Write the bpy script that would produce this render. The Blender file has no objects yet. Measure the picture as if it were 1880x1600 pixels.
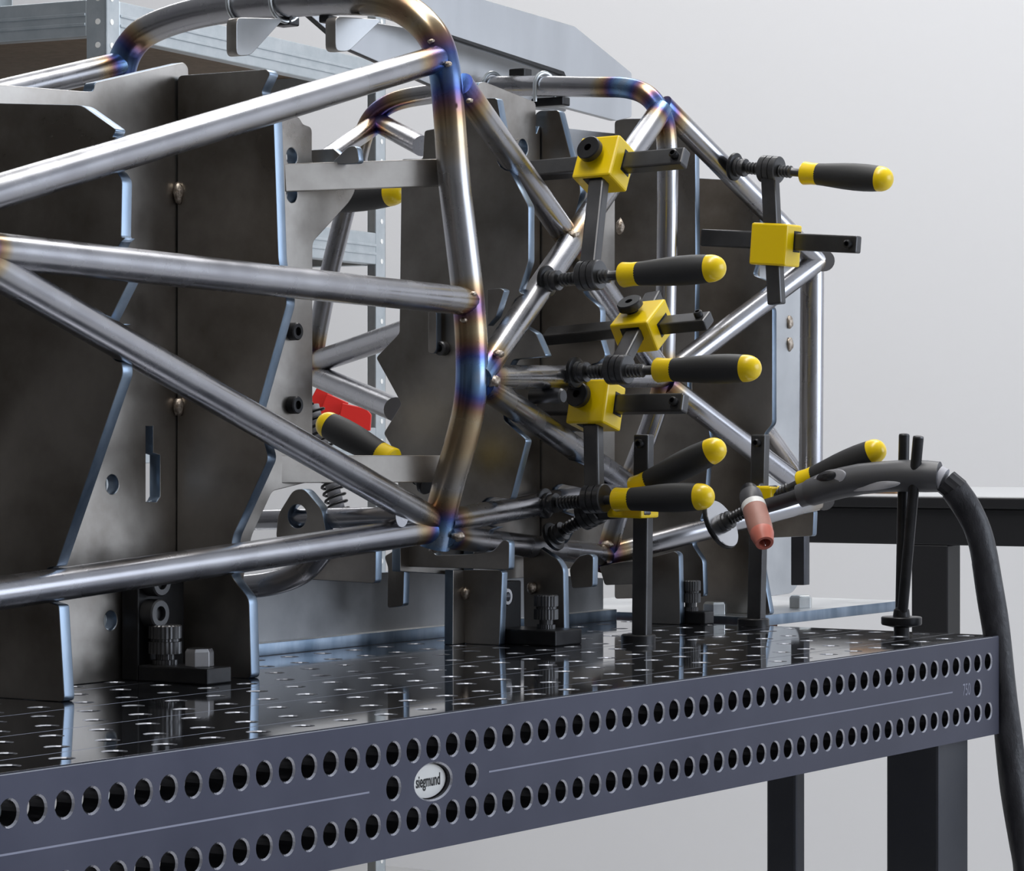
import bpy, bmesh, math, random
from mathutils import Vector, Matrix
random.seed(7)
SC = bpy.context.scene
COL = SC.collection
BASE = 0.85                       # height of the welding table top above the floor (m)

# ------------------------------------------------------------------ camera
TH = math.radians(56.44)          # angle between the camera axis and the depth axis of the table
CT, ST = math.cos(TH), math.sin(TH)
FPX, CXP, CYP = 5443.39, 940.0, 790.96
X0, Z0, HC = -30.08, 2223.59, 208.36
cam_s, cam_t = -X0 * CT - Z0 * ST, X0 * ST - Z0 * CT
cd = bpy.data.cameras.new('camera'); cam = bpy.data.objects.new('camera', cd); COL.objects.link(cam)
cam.location = (cam_s / 1000, cam_t / 1000, BASE + HC / 1000)
cam.rotation_euler = (math.pi / 2, 0, -TH)
cd.sensor_width = 36; cd.lens = FPX / 1880 * 36; cd.shift_y = -(800 - CYP) / 1880
cd.clip_start = 0.05; cd.clip_end = 60
SC.camera = cam

# ------------------------------------------------------------------ world, lights, exposure
SC.view_settings.view_transform = 'Standard'; SC.view_settings.look = 'None'
SC.view_settings.gamma = 1; SC.view_settings.use_curve_mapping = False
SC.view_settings.exposure = 0.0
wd = bpy.data.worlds.new('world'); SC.world = wd; wd.use_nodes = True
wd.node_tree.nodes['Background'].inputs[0].default_value = (0.80, 0.86, 1.0, 1)
wd.node_tree.nodes['Background'].inputs[1].default_value = 0.25

def area(name, loc, target, sx, sy, power, col):
    d = bpy.data.lights.new(name, 'AREA'); d.shape = 'RECTANGLE'; d.size = sx; d.size_y = sy
    d.energy = power; d.color = col
    o = bpy.data.objects.new(name, d); COL.objects.link(o); o.location = loc
    o.rotation_euler = (Vector(target) - Vector(loc)).to_track_quat('-Z', 'Y').to_euler()
    return o
# daylight through the long window band on the table side of the hall, and the ceiling light bands
area('window_light', (2.6, -3.6, 1.9), (1.2, 1.0, 1.0), 4.6, 1.9, 108, (0.80, 0.88, 1.0))
area('ceiling_light_band', (0.6, 0.2, 3.5), (0.6, 0.2, 0), 3.6, 0.5, 66, (1.0, 0.985, 0.96))
area('ceiling_light_band', (2.6, 1.9, 3.5), (2.6, 1.9, 0), 0.6, 4.6, 70, (1.0, 1.0, 1.0))

# ------------------------------------------------------------------ pixel of the photograph -> point on a plane of the scene (mm)
def atz(x, y, Z):
    dX = (x - CXP) * Z / FPX - X0; dZ = Z - Z0
    return (dX * CT + dZ * ST, -dX * ST + dZ * CT, HC - (y - CYP) * Z / FPX)
def at(x, y, k, v):
    a = Vector(atz(x, y, 1000)); b = Vector(atz(x, y, 2000)); i = 'sth'.index(k)
    return a + (b - a) * ((v - a[i]) / (b[i] - a[i]))
def W(p): return Vector((p[0] / 1000, p[1] / 1000, p[2] / 1000 + BASE))

# ------------------------------------------------------------------ materials
MATS = {}
def mat(name, col, rough=0.5, metal=0.0, noise=None, scale=8.0, coat=0.0, bump=0.0, rvar=0.0, stretch=(1, 1, 1), aniso=0.0, spec=0.5):
    m = bpy.data.materials.new(name); m.use_nodes = True; nt = m.node_tree; N = nt.nodes; L = nt.links
    b = N['Principled BSDF']; b.inputs['Base Color'].default_value = (*col, 1)
    b.inputs['Roughness'].default_value = rough; b.inputs['Metallic'].default_value = metal
    b.inputs['Coat Weight'].default_value = coat; b.inputs['Coat Roughness'].default_value = 0.15
    b.inputs['Specular IOR Level'].default_value = spec
    if aniso: b.inputs['Anisotropic'].default_value = aniso
    if noise or rvar or bump:
        tc = N.new('ShaderNodeTexCoord'); mp = N.new('ShaderNodeMapping'); mp.inputs['Scale'].default_value = stretch
        L.new(tc.outputs['Object'], mp.inputs['Vector'])
        nz = N.new('ShaderNodeTexNoise'); nz.inputs['Scale'].default_value = scale; nz.inputs['Detail'].default_value = 6
        nz.inputs['Roughness'].default_value = 0.6
        L.new(mp.outputs[0], nz.inputs['Vector'])
        if noise:
            r = N.new('ShaderNodeValToRGB'); r.color_ramp.elements[0].color = (*col, 1); r.color_ramp.elements[1].color = (*noise, 1)
            r.color_ramp.elements[0].position = 0.36; r.color_ramp.elements[1].position = 0.66
            L.new(nz.outputs['Fac'], r.inputs['Fac']); L.new(r.outputs['Color'], b.inputs['Base Color'])
        if rvar:
            mr = N.new('ShaderNodeMapRange'); mr.inputs['From Min'].default_value = 0.3; mr.inputs['From Max'].default_value = 0.7
            mr.inputs['To Min'].default_value = rough - rvar; mr.inputs['To Max'].default_value = rough + rvar
            L.new(nz.outputs['Fac'], mr.inputs['Value']); L.new(mr.outputs[0], b.inputs['Roughness'])
        if bump:
            bp = N.new('ShaderNodeBump'); bp.inputs['Strength'].default_value = bump; bp.inputs['Distance'].default_value = 0.002
            L.new(nz.outputs['Fac'], bp.inputs['Height']); L.new(bp.outputs[0], b.inputs['Normal'])
    MATS[name] = m
    return m
mat('plate_steel', (0.25, 0.228, 0.205), 0.36, 1, noise=(0.48, 0.455, 0.425), scale=7, rvar=0.12)
mat('plate_edge_daylight', (0.15, 0.205, 0.275), 0.36, 1, noise=(0.30, 0.365, 0.45), scale=30, rvar=0.08, stretch=(1, 1, 0.25))  # cut steel edges, the blue reflected daylight put into the base colour
mat('plate_light', (0.48, 0.50, 0.52), 0.38, 1, noise=(0.62, 0.63, 0.64), scale=7, rvar=0.1)
mat('aluminium', (0.44, 0.45, 0.465), 0.40, 1, noise=(0.54, 0.55, 0.565), scale=5, rvar=0.08, stretch=(1, 1, 0.3))
mat('table_top', (0.11, 0.115, 0.13), 0.055, 0.9, noise=(0.135, 0.14, 0.155), scale=14, rvar=0.02)
mat('table_side', (0.064, 0.067, 0.098), 0.40, 0.75, noise=(0.079, 0.082, 0.115), scale=6, rvar=0.05)
mat('hole_rim', (0.55, 0.56, 0.62), 0.25, 1)
mat('top_rim', (0.26, 0.27, 0.30), 0.42, 1)
mat('scribe', (0.17, 0.175, 0.20), 0.3, 0.9)
mat('panel_grey', (0.20, 0.205, 0.215), 0.45, 0.9, noise=(0.30, 0.305, 0.315), scale=9, rvar=0.08)
mat('hole_wall', (0.05, 0.05, 0.055), 0.35, 0.8)
mat('groove', (0.28, 0.29, 0.36), 0.4, 0.8)
mat('leg_steel', (0.055, 0.058, 0.07), 0.42, 0.5, noise=(0.075, 0.078, 0.09), scale=5)
mat('black_oxide', (0.022, 0.022, 0.024), 0.36, 0.6, noise=(0.035, 0.035, 0.037), scale=40)
mat('dark_bar', (0.085, 0.085, 0.088), 0.36, 0.8, noise=(0.115, 0.115, 0.118), scale=25, rvar=0.06)
mat('bright_steel', (0.62, 0.63, 0.66), 0.22, 1)
mat('zinc', (0.62, 0.66, 0.68), 0.30, 1, noise=(0.74, 0.77, 0.78), scale=40)
mat('yellow', (1.0, 0.70, 0.0), 0.32, 0, coat=0.25)
mat('grip', (0.028, 0.028, 0.029), 0.55, 0)
mat('rubber', (0.022, 0.022, 0.026), 0.45, 0)
mat('torch_grey', (0.075, 0.076, 0.083), 0.42, 0)
mat('torch_light', (0.42, 0.42, 0.46), 0.45, 0, noise=(0.47, 0.47, 0.5), scale=60)
mat('white_plastic', (0.86, 0.86, 0.84), 0.35, 0)
mat('ceramic_pink', (0.42, 0.20, 0.16), 0.5, 0, noise=(0.50, 0.25, 0.20), scale=30)
mat('ceramic_red', (0.62, 0.18, 0.13), 0.4, 0)
mat('galvanised', (0.50, 0.56, 0.60), 0.42, 0.85, noise=(0.60, 0.65, 0.69), scale=22)
mat('chipboard', (0.20, 0.15, 0.10), 0.7, 0, noise=(0.27, 0.20, 0.14), scale=60)
mat('red_paint', (0.62, 0.02, 0.015), 0.4, 0)
mat('ink', (0.008, 0.008, 0.008), 0.6)
mat('bench_black', (0.018, 0.018, 0.02), 0.45, 0.2)
mat('bench_top', (0.62, 0.63, 0.64), 0.35, 0.6)
mat('wood', (0.30, 0.15, 0.06), 0.6, 0, noise=(0.42, 0.24, 0.11), scale=20)
mat('rust', (0.09, 0.035, 0.022), 0.7, 0.2, noise=(0.13, 0.055, 0.035), scale=20)
mat('wall_paint', (0.80, 0.80, 0.815), 0.8)
mat('ceiling_paint', (0.75, 0.75, 0.75), 0.9)
mat('dark_reflection_paint', (0.08, 0.08, 0.085), 0.8)
mat('grey_wall_paint', (0.50, 0.49, 0.47), 0.8)
mat('floor_concrete', (0.42, 0.42, 0.43), 0.6, 0, noise=(0.48, 0.48, 0.48), scale=3)
mat('weld_metal', (0.30, 0.24, 0.19), 0.34, 1, noise=(0.62, 0.55, 0.47), scale=300, bump=0.6)
mat('hose_leather', (0.016, 0.016, 0.02), 0.42, 0, noise=(0.032, 0.032, 0.038), scale=55, bump=1.0, stretch=(1, 1, 0.6))

def heat_material():
    m = bpy.data.materials.new('tube_steel'); m.use_nodes = True; nt = m.node_tree; N = nt.nodes; L = nt.links
    b = N['Principled BSDF']; b.inputs['Metallic'].default_value = 1; b.inputs['Roughness'].default_value = 0.27
    tc = N.new('ShaderNodeTexCoord')
    nz = N.new('ShaderNodeTexNoise'); nz.inputs['Scale'].default_value = 14; nz.inputs['Detail'].default_value = 5
    L.new(tc.outputs['Object'], nz.inputs['Vector'])
    at_ = N.new('ShaderNodeAttribute'); at_.attribute_name = 'heat_tint'
    ad = N.new('ShaderNodeMath'); ad.operation = 'MULTIPLY_ADD'; ad.inputs[1].default_value = 0.34; ad.inputs[2].default_value = -0.17
    L.new(nz.outputs['Fac'], ad.inputs[0])
    sm = N.new('ShaderNodeMath'); sm.operation = 'ADD'; sm.use_clamp = True
    L.new(at_.outputs['Fac'], sm.inputs[0]); L.new(ad.outputs[0], sm.inputs[1])
    r = N.new('ShaderNodeValToRGB'); cr = r.color_ramp
    stops = [(0.0, (0.45, 0.45, 0.475)), (0.30, (0.44, 0.435, 0.44)), (0.46, (0.44, 0.34, 0.21)), (0.56, (0.34, 0.21, 0.13)),
             (0.64, (0.20, 0.11, 0.17)), (0.72, (0.09, 0.12, 0.34)), (0.82, (0.20, 0.34, 0.55)), (0.90, (0.42, 0.46, 0.52)), (1.0, (0.40, 0.40, 0.42))]
    cr.elements[0].position, cr.elements[1].position = 0.0, 1.0
    cr.elements[0].color = (*stops[0][1], 1); cr.elements[1].color = (*stops[-1][1], 1)
    for p, c in stops[1:-1]: cr.elements.new(p).color = (*c, 1)
    L.new(sm.outputs[0], r.inputs['Fac'])
    # drawn-tube streaks: low contrast mill marks
    mx = N.new('ShaderNodeMix'); mx.data_type = 'RGBA'; mx.blend_type = 'MULTIPLY'; mx.inputs['Factor'].default_value = 0.22
    r2 = N.new('ShaderNodeValToRGB'); r2.color_ramp.elements[0].color = (0.60, 0.60, 0.63, 1); r2.color_ramp.elements[1].color = (1, 1, 1, 1)
    r2.color_ramp.elements[0].position = 0.35; r2.color_ramp.elements[1].position = 0.65
    nz2 = N.new('ShaderNodeTexNoise'); nz2.inputs['Scale'].default_value = 22; nz2.inputs['Detail'].default_value = 7
    L.new(tc.outputs['Object'], nz2.inputs['Vector']); L.new(nz2.outputs['Fac'], r2.inputs['Fac'])
    L.new(r.outputs['Color'], mx.inputs[6]); L.new(r2.outputs['Color'], mx.inputs[7]); L.new(mx.outputs[2], b.inputs['Base Color'])
    mr = N.new('ShaderNodeMapRange'); mr.inputs['From Min'].default_value = 0.3; mr.inputs['From Max'].default_value = 0.7
    mr.inputs['To Min'].default_value = 0.20; mr.inputs['To Max'].default_value = 0.34
    L.new(nz2.outputs['Fac'], mr.inputs['Value']); L.new(mr.outputs[0], b.inputs['Roughness'])
    MATS['tube_steel'] = m
heat_material()

# ------------------------------------------------------------------ building helpers
def tag(o, label=None, cat=None, group=None, kind=None):
    if label: o['label'] = label
    if cat: o['category'] = cat
    if group: o['group'] = group
    if kind: o['kind'] = kind
    return o
def thing(name, label, cat, base, group=None):
    o = bpy.data.objects.new(name, None); COL.objects.link(o); o.location = W(base); o.empty_display_size = 0.02
    return tag(o, label, cat, group)
def put(name, me, m, parent=None, smooth=False, bevel=0.0, label=None):
    for x in (m if isinstance(m, (list, tuple)) else [m]): me.materials.append(MATS[x])
    if smooth:
        for p in me.polygons: p.use_smooth = True
    o = bpy.data.objects.new(name, me); COL.objects.link(o)
    # origin at the middle of its own bounds so that each piece sits where it is
    c = Vector((0, 0, 0)); n = len(me.vertices)
    lo = Vector((1e9,) * 3); hi = Vector((-1e9,) * 3)
    for v in me.vertices:
        for i in range(3): lo[i] = min(lo[i], v.co[i]); hi[i] = max(hi[i], v.co[i])
    c = (lo + hi) / 2
    for v in me.vertices: v.co -= c
    top = parent
    pl = Vector((0, 0, 0))
    while top is not None: pl += top.location; top = top.parent
    o.parent = parent; o.location = c - pl
    if bevel:
        md = o.modifiers.new('bevel', 'BEVEL'); md.width = bevel / 1000; md.segments = 2; md.limit_method = 'ANGLE'; md.angle_limit = 0.6
    if label: o['label'] = label
    return o
def mk(name, verts, faces, m, parent=None, smooth=False, bevel=0.0, label=None, mm=True):
    me = bpy.data.meshes.new(name)
    me.from_pydata([W(v) if mm else Vector(v) for v in verts], [], faces); me.update()
    bm = bmesh.new(); bm.from_mesh(me); bmesh.ops.recalc_face_normals(bm, faces=bm.faces); bm.to_mesh(me); bm.free()
    return put(name, me, m, parent, smooth, bevel, label)
def frame_of(d):
    d = Vector(d).normalized(); u = d.orthogonal().normalized(); return d, u, d.cross(u)
def lathe_data(prof, o, d, n=24, cap=True):
    """prof: list of (distance along d, radius) in mm, around the axis from o along d."""
    o = Vector(o); d, u, v = frame_of(d); V = []; F = []
    for a, r in prof:
        for i in range(n):
            w = 2 * math.pi * i / n; V.append(o + d * a + (u * math.cos(w) + v * math.sin(w)) * r)
    for j in range(len(prof) - 1):
        for i in range(n): F.append((j * n + i, j * n + (i + 1) % n, (j + 1) * n + (i + 1) % n, (j + 1) * n + i))
    if cap:
        F.append(tuple(range(n))[::-1]); F.append(tuple(range((len(prof) - 1) * n, len(prof) * n)))
    return V, F
def lathe(name, prof, o, d, m, parent=None, n=24, cap=True, smooth=True, label=None):
    V, F = lathe_data(prof, o, d, n, cap)
    ob = mk(name, V, F, m, parent, False, 0, label)
    if smooth: shade(ob.data)
    return ob
def shade(me, ang=0.6):
    bm = bmesh.new(); bm.from_mesh(me)
    for f in bm.faces: f.smooth = True
    for e in bm.edges:
        if len(e.link_faces) == 2: e.smooth = e.calc_face_angle(0) < ang
    bm.to_mesh(me); bm.free()
def box_data(c, ax, ay, az):
    """c centre; ax, ay, az half-extent vectors (mm)"""
    c = Vector(c); V = [c + ax * i + ay * j + az * k for i in (-1, 1) for j in (-1, 1) for k in (-1, 1)]
    F = [(0, 1, 3, 2), (4, 6, 7, 5), (0, 4, 5, 1), (2, 3, 7, 6), (0, 2, 6, 4), (1, 5, 7, 3)]
    return V, F
def box(name, lo, hi, m, parent=None, bevel=1.0, label=None):
    lo, hi = Vector(lo), Vector(hi); c = (lo + hi) / 2; e = (hi - lo) / 2
    V, F = box_data(c, Vector((e.x, 0, 0)), Vector((0, e.y, 0)), Vector((0, 0, e.z)))
    return mk(name, V, F, m, parent, False, bevel, label)
def obox(name, a, b, side, w1, w2, m, parent=None, bevel=1.0, label=None):
    """bar from a to b; `side` fixes the direction of its w1 width, w2 is the third width."""
    a, b = Vector(a), Vector(b); d = (b - a); s = Vector(side); s = (s - d * (s.dot(d) / d.length_squared)).normalized(); t = d.normalized().cross(s)
    V, F = box_data((a + b) / 2, d / 2, s * w1 / 2, t * w2 / 2)
    return mk(name, V, F, m, parent, False, bevel, label)
def smooth_path(pts, rad=60, seg=8):
    """polyline with its corners rounded by arcs (quadratic blend)"""
    P = [Vector(p) for p in pts]
    if len(P) < 3: return P
    out = [P[0]]
    for i in range(1, len(P) - 1):
        a, b, c = P[i - 1], P[i], P[i + 1]
        ra = min(rad, (a - b).length * 0.48); rc = min(rad, (c - b).length * 0.48)
        p, q = b + (a - b).normalized() * ra, b + (c - b).normalized() * rc
        for k in range(seg + 1):
            t = k / seg; out.append(p * (1 - t) ** 2 + b * 2 * t * (1 - t) + q * t * t)
    out.append(P[-1]); return out
def resample(P, step):
    out = [P[0]]
    for a, b in zip(P[:-1], P[1:]):
        n = max(1, int((b - a).length / step))
        for k in range(1, n + 1): out.append(a + (b - a) * k / n)
    return out
def tube_data(P, r, n=20, cap=True, wob=None):
    V = []; F = []; prev = None; N = len(P)
    for j, p in enumerate(P):
        d = (P[min(j + 1, N - 1)] - P[max(j - 1, 0)]).normalized()
        if prev is None: u = d.orthogonal().normalized()
        else: u = (prev - d * prev.dot(d)).normalized()
        prev = u; v = d.cross(u); rr = r[j] if isinstance(r, list) else r
        for i in range(n):
            w = 2 * math.pi * i / n; q = rr * (wob(j, w) if wob else 1)
            V.append(p + (u * math.cos(w) + v * math.sin(w)) * q)
    for j in range(N - 1):
        for i in range(n): F.append((j * n + i, j * n + (i + 1) % n, (j + 1) * n + (i + 1) % n, (j + 1) * n + i))
    if cap: F.append(tuple(range(n))[::-1]); F.append(tuple(range((N - 1) * n, N * n)))
    return V, F
HEAT = []          # (point mm, reach mm)
def tube(name, pts, dia, parent, m='tube_steel', rad=60, label=None, step=7, n=20):
    P = resample(smooth_path(pts, rad), step)
    V, F = tube_data(P, dia / 2, n)
    o = mk(name, V, F, m, parent, False, 0, label); shade(o.data)
    if m == 'tube_steel':
        a = o.data.attributes.new('heat_tint', 'FLOAT_COLOR', 'POINT')
        for i, v in enumerate(V):
            h = 0
            for q in HEAT:
                dd = (v - q[0]).length
                if dd < q[1]: h = max(h, (1 - dd / q[1]) * (q[2] if len(q) > 2 else 1))
            a.data[i].color = (h, h, h, 1)
    return o
def rounded(pts, rad, seg=4):
    P = [Vector((p[0], p[1])) for p in pts]; n = len(P); out = []
    for i in range(n):
        a, b, c = P[i - 1], P[i], P[(i + 1) % n]
        r = pts[i][2] if len(pts[i]) > 2 else rad
        ra = min(r, (a - b).length * 0.45, (c - b).length * 0.45)
        if ra < 0.2: out.append(b); continue
        p, q = b + (a - b).normalized() * ra, b + (c - b).normalized() * ra
        for k in range(seg + 1):
            t = k / seg; out.append(p * (1 - t) ** 2 + b * 2 * t * (1 - t) + q * t * t)
    return out
def plate(name, axis, val, outline, thick, m, parent, holes=(), rad=5, edge='plate_edge_daylight', label=None, bevel=0.7):
    """flat plate cut to an outline. axis 's': outline (t,h), thickness towards +s; 't': (s,h), towards +t; 'h': (s,t), upwards"""
    cu = bpy.data.curves.new('plate_curve', 'CURVE'); cu.dimensions = '2D'; cu.fill_mode = 'BOTH'
    cu.extrude = thick / 2 - bevel; cu.bevel_depth = bevel; cu.bevel_resolution = 1; cu.offset = -bevel
    for ring in [rounded(outline, rad)] + [list(h) for h in holes]:
        sp = cu.splines.new('POLY'); sp.points.add(len(ring) - 1); sp.use_cyclic_u = True
        for q, p in zip(sp.points, ring): q.co = (p[0], p[1], 0, 1)
    ob = bpy.data.objects.new('plate_tmp', cu); COL.objects.link(ob)
    dg = bpy.context.evaluated_depsgraph_get()
    me = bpy.data.meshes.new_from_object(ob.evaluated_get(dg))
    bpy.data.objects.remove(ob); bpy.data.curves.remove(cu)
    zmid = val + thick / 2
    me.materials.clear()
    nrm = [p.normal.copy() for p in me.polygons]
    for v in me.vertices:
        u, w, z = v.co
        p = {'s': (zmid + z, u, w), 't': (u, zmid + z, w), 'h': (u, w, zmid + z)}[axis]
        v.co = W(p)
    bm = bmesh.new(); bm.from_mesh(me); bmesh.ops.remove_doubles(bm, verts=bm.verts, dist=1e-6); bmesh.ops.recalc_face_normals(bm, faces=bm.faces)
    ax = {'s': 0, 't': 1, 'h': 2}[axis]
    for f in bm.faces: f.material_index = 0 if abs(f.normal[ax]) > 0.9 else 1
    bm.to_mesh(me); bm.free()
    o = put(name, me, [m, edge], parent, label=label)
    return o
def circ(u, v, r, n=20, ry=None):
    return [(u + r * math.cos(2 * math.pi * i / n), v + (ry or r) * math.sin(2 * math.pi * i / n)) for i in range(n)]
def spx(s, pts):
    """pixels on the plane s -> (t,h); ('n', axis, r) is the round notch for a frame tube, open to the near side"""
    out = []; grp = []
    for p in pts:
        if p[0] == 'n':
            c = ext(*AXES[p[1]], s); r = p[2]
            grp.append((len(out), [(c.y + r * math.sin(math.pi * k / 8), c.z + r * math.cos(math.pi * k / 8), 0) for k in range(9)]))
        else:
            q = at(p[0], p[1], 's', s); out.append((q.y, q.z) + tuple(p[2:]))
    for i, arc in reversed(grp):
        lim = min(out[i - 1][0], out[i][0])
        out[i:i] = [q for q in arc if q[0] > lim + 0.5]
    return out
def tpx(t, pts):
    out = []
    for p in pts: q = at(p[0], p[1], 't', t); out.append((q.x, q.z) + tuple(p[2:]))
    return out
def blob(name, p, sx, sy, sz, m, parent, seed=0, label=None):
    bm = bmesh.new(); bmesh.ops.create_icosphere(bm, subdivisions=2, radius=1); rn = random.Random(seed)
    p = Vector(p)
    for v in bm.verts:
        k = 1 + rn.uniform(-0.16, 0.16); v.co = W((p.x + v.co.x * sx * k, p.y + v.co.y * sy * k, p.z + v.co.z * sz * k))
    me = bpy.data.meshes.new(name); bm.to_mesh(me); bm.free()
    return put(name, me, m, parent, True, 0, label)
def knurl(name, p, d, prof, m, parent, n=48):
    p = Vector(p); V, F = lathe_data(prof, p, d, n)
    dn, u, v = frame_of(d)
    for k in range(len(V)):
        j = k // n; i = k % n
        if prof[j][1] > 5 and i % 2: ax = p + dn * prof[j][0]; V[k] = ax + (V[k] - ax) * 0.955
    return mk(name, V, F, m, parent)
def hexbolt(p, af, h, m, parent, name='hex_head', rot=0.35):
    p = Vector(p); R = af / math.sqrt(3); V = []; F = []
    for z, r in ((0, R), (h * 0.82, R), (h, R * 0.86)):
        for i in range(6): V.append(p + Vector((math.cos(rot + i * math.pi / 3) * r, math.sin(rot + i * math.pi / 3) * r, z)))
    for j in range(2):
        for i in range(6): F.append((j * 6 + i, j * 6 + (i + 1) % 6, j * 6 + 6 + (i + 1) % 6, j * 6 + 6 + i))
    F.append(tuple(range(12, 18))); F.append(tuple(range(6))[::-1])
    return mk(name, V, F, m, parent, bevel=0.4)
def socket_cap(p, d, r, h, m, parent, name='cap_screw'):
    return lathe(name, [(0, r), (h - 1.2, r), (h, r - 1.2), (h, r * 0.52), (h - 5, r * 0.5), (h - 5, 0.2)], p, d, m, parent, n=24)
def struct(o): o['kind'] = 'structure'; return o

# ================================================================== the hall
struct(box('floor', (-6000, -4200, -BASE * 1000 - 60), (4100, 6200, -BASE * 1000), 'floor_concrete', None, 0))
struct(box('wall_back', (4000, -4200, -BASE * 1000), (4100, 6200, 2750), 'wall_paint', None, 0))
struct(box('wall_left', (-6000, 6100, -BASE * 1000), (4000, 6200, 2750), 'wall_paint', None, 0))
struct(box('wall_front', (-6100, -4200, -BASE * 1000), (-6000, 6200, 2750), 'grey_wall_paint', None, 0))
struct(box('reflection_panel_front', (-6000, -4200, -BASE * 1000), (-5960, 6100, 260), 'dark_reflection_paint', None, 0))  # added out of view: dark lower wall that darkens reflections low on the ribs
struct(box('wall_right', (-6000, -4300, -BASE * 1000), (4000, -4200, 2750), 'wall_paint', None, 0))
struct(box('ceiling', (-6000, -4200, 2750), (4100, 6200, 2850), 'ceiling_paint', None, 0))

# ================================================================== the perforated welding table
S_END, S_BEG, T_END = 950.0, -1050.0, 800.0
def cell(V, F, M, org, eu, ev, en, u0, u1, v0, v1, hole=None, depth=14, ch=1.3, n=20):
    """rectangle u0..u1 x v0..v1 in the plane (org,eu,ev), pierced by an (elliptic) hole running along -en"""
    P = lambda u, v, d=0: org + eu * u + ev * v - en * d
    b = len(V)
    if not hole:
        V += [P(u0, v0), P(u1, v0), P(u1, v1), P(u0, v1)]; F.append((b, b + 1, b + 2, b + 3)); M.append(0); return
    cu, cv, ru, rv = hole
    angs = [2 * math.pi * i / n for i in range(n)]
    for (x, y) in ((u0, v0), (u1, v0), (u1, v1), (u0, v1)): angs.append(math.atan2(y - cv, x - cu) % (2 * math.pi))
    angs = sorted(set(round(a, 6) for a in angs)); k = len(angs)
    for a in angs:
        c, s = math.cos(a), math.sin(a)
        q = 1e9
        if c > 1e-9: q = min(q, (u1 - cu) / c)
        if c < -1e-9: q = min(q, (u0 - cu) / c)
        if s > 1e-9: q = min(q, (v1 - cv) / s)
        if s < -1e-9: q = min(q, (v0 - cv) / s)
        V.append(P(cu + c * q, cv + s * q))
    for rr, dd in ((ch, 0), (0, ch), (0, depth)):
        for a in angs: V.append(P(cu + math.cos(a) * (ru + rr), cv + math.sin(a) * (rv + rr), dd))
    for ring, mi in ((0, 0), (1, 1), (2, 2)):
        for i in range(k):
            j = (i + 1) % k; o = b + ring * k
            F.append((o + i, o + j, o + k + j, o + k + i)); M.append(mi)
def perf(name, V, F, M, mats, parent):
    o = mk(name, V, F, mats, parent)
    for p, mi in zip(o.data.polygons, M): p.material_index = mi
    return o
table = thing('welding_table', 'dark perforated steel welding table carrying the jig and tube frame', 'welding table', (0, 400, -850))
EX, EY, EZ = Vector((1, 0, 0)), Vector((0, 1, 0)), Vector((0, 0, 1))
V, F, M = [], [], []
for i in range(40):
    for j in range(16):
        u0 = S_BEG + 50 * i; v0 = 50 * j
        cell(V, F, M, Vector((0, 0, 0)), EX, EY, EZ, u0, u0 + 50, v0, v0 + 50, (u0 + 25, v0 + 25, 8, 8), depth=12, ch=0.9, n=16)
top = perf('table_top', V, F, M, ['table_top', 'top_rim', 'hole_wall'], table)
for j in range(1, 8):      # lines scribed into the top every 100 mm
    box('scribed_line', (S_BEG, 100 * j - 50 - 0.35, 0.0), (S_END, 100 * j - 50 + 0.35, 0.10), 'scribe', table, 0)
V, F, M = [], [], []
org = Vector((0, 0, 0)); en = -EY
i0 = -42
for (v0, v1, row) in ((-15, -1.5, 0), (-35, -15, 1), (-65, -35, 2), (-85, -65, 1), (-100, -85, 0)):
    if row == 0: cell(V, F, M, org, EX, EZ, en, S_BEG, S_END, v0, v1); continue
    i = i0
    while i <= 37:
        a, b_ = 25 * i - 12.5, 25 * i + 12.5
        if row == 1: cell(V, F, M, org, EX, EZ, en, a, b_, v0, v1, (25 * i, (v0 + v1) / 2, 8, 8))
        elif i == -3:
            cell(V, F, M, org, EX, EZ, en, a, 25 * (-1) + 12.5, v0, v1, (25 * -2, -50, 23.5, 13.2), n=36); i = -1
        elif i in (-36, -4, 0, 36): cell(V, F, M, org, EX, EZ, en, a, b_, v0, v1, (25 * i, -50, 8, 8))
        else: cell(V, F, M, org, EX, EZ, en, a, b_, v0, v1)
        i += 1
    cell(V, F, M, org, EX, EZ, en, 937.5, S_END, v0, v1)
# rounded arris between top and front
b = len(V); V += [Vector((S_BEG, 0, -1.5)), Vector((S_END, 0, -1.5)), Vector((S_END, 1.2, 0.02)), Vector((S_BEG, 1.2, 0.02))]; F.append((b, b + 1, b + 2, b + 3)); M.append(1)
perf('front_skirt', V, F, M, ['table_side', 'hole_rim', 'hole_wall'], table)
box('end_skirt', (S_END - 14, 0.3, -100), (S_END, T_END, -0.2), 'table_side', table, 0)
box('end_skirt', (S_BEG, 0.3, -100), (S_BEG + 14, T_END, -0.2), 'table_side', table, 0)
box('back_skirt', (S_BEG, T_END - 14, -100), (S_END, T_END, -0.2), 'table_side', table, 0)
for a, b_ in ((-1000, -5.2 * 25), (0.9 * 25, 33.6 * 25)):
    box('scale_line', (a, -0.25, -50.5), (b_, 0.2, -49.2), 'groove', table, 0)
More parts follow.
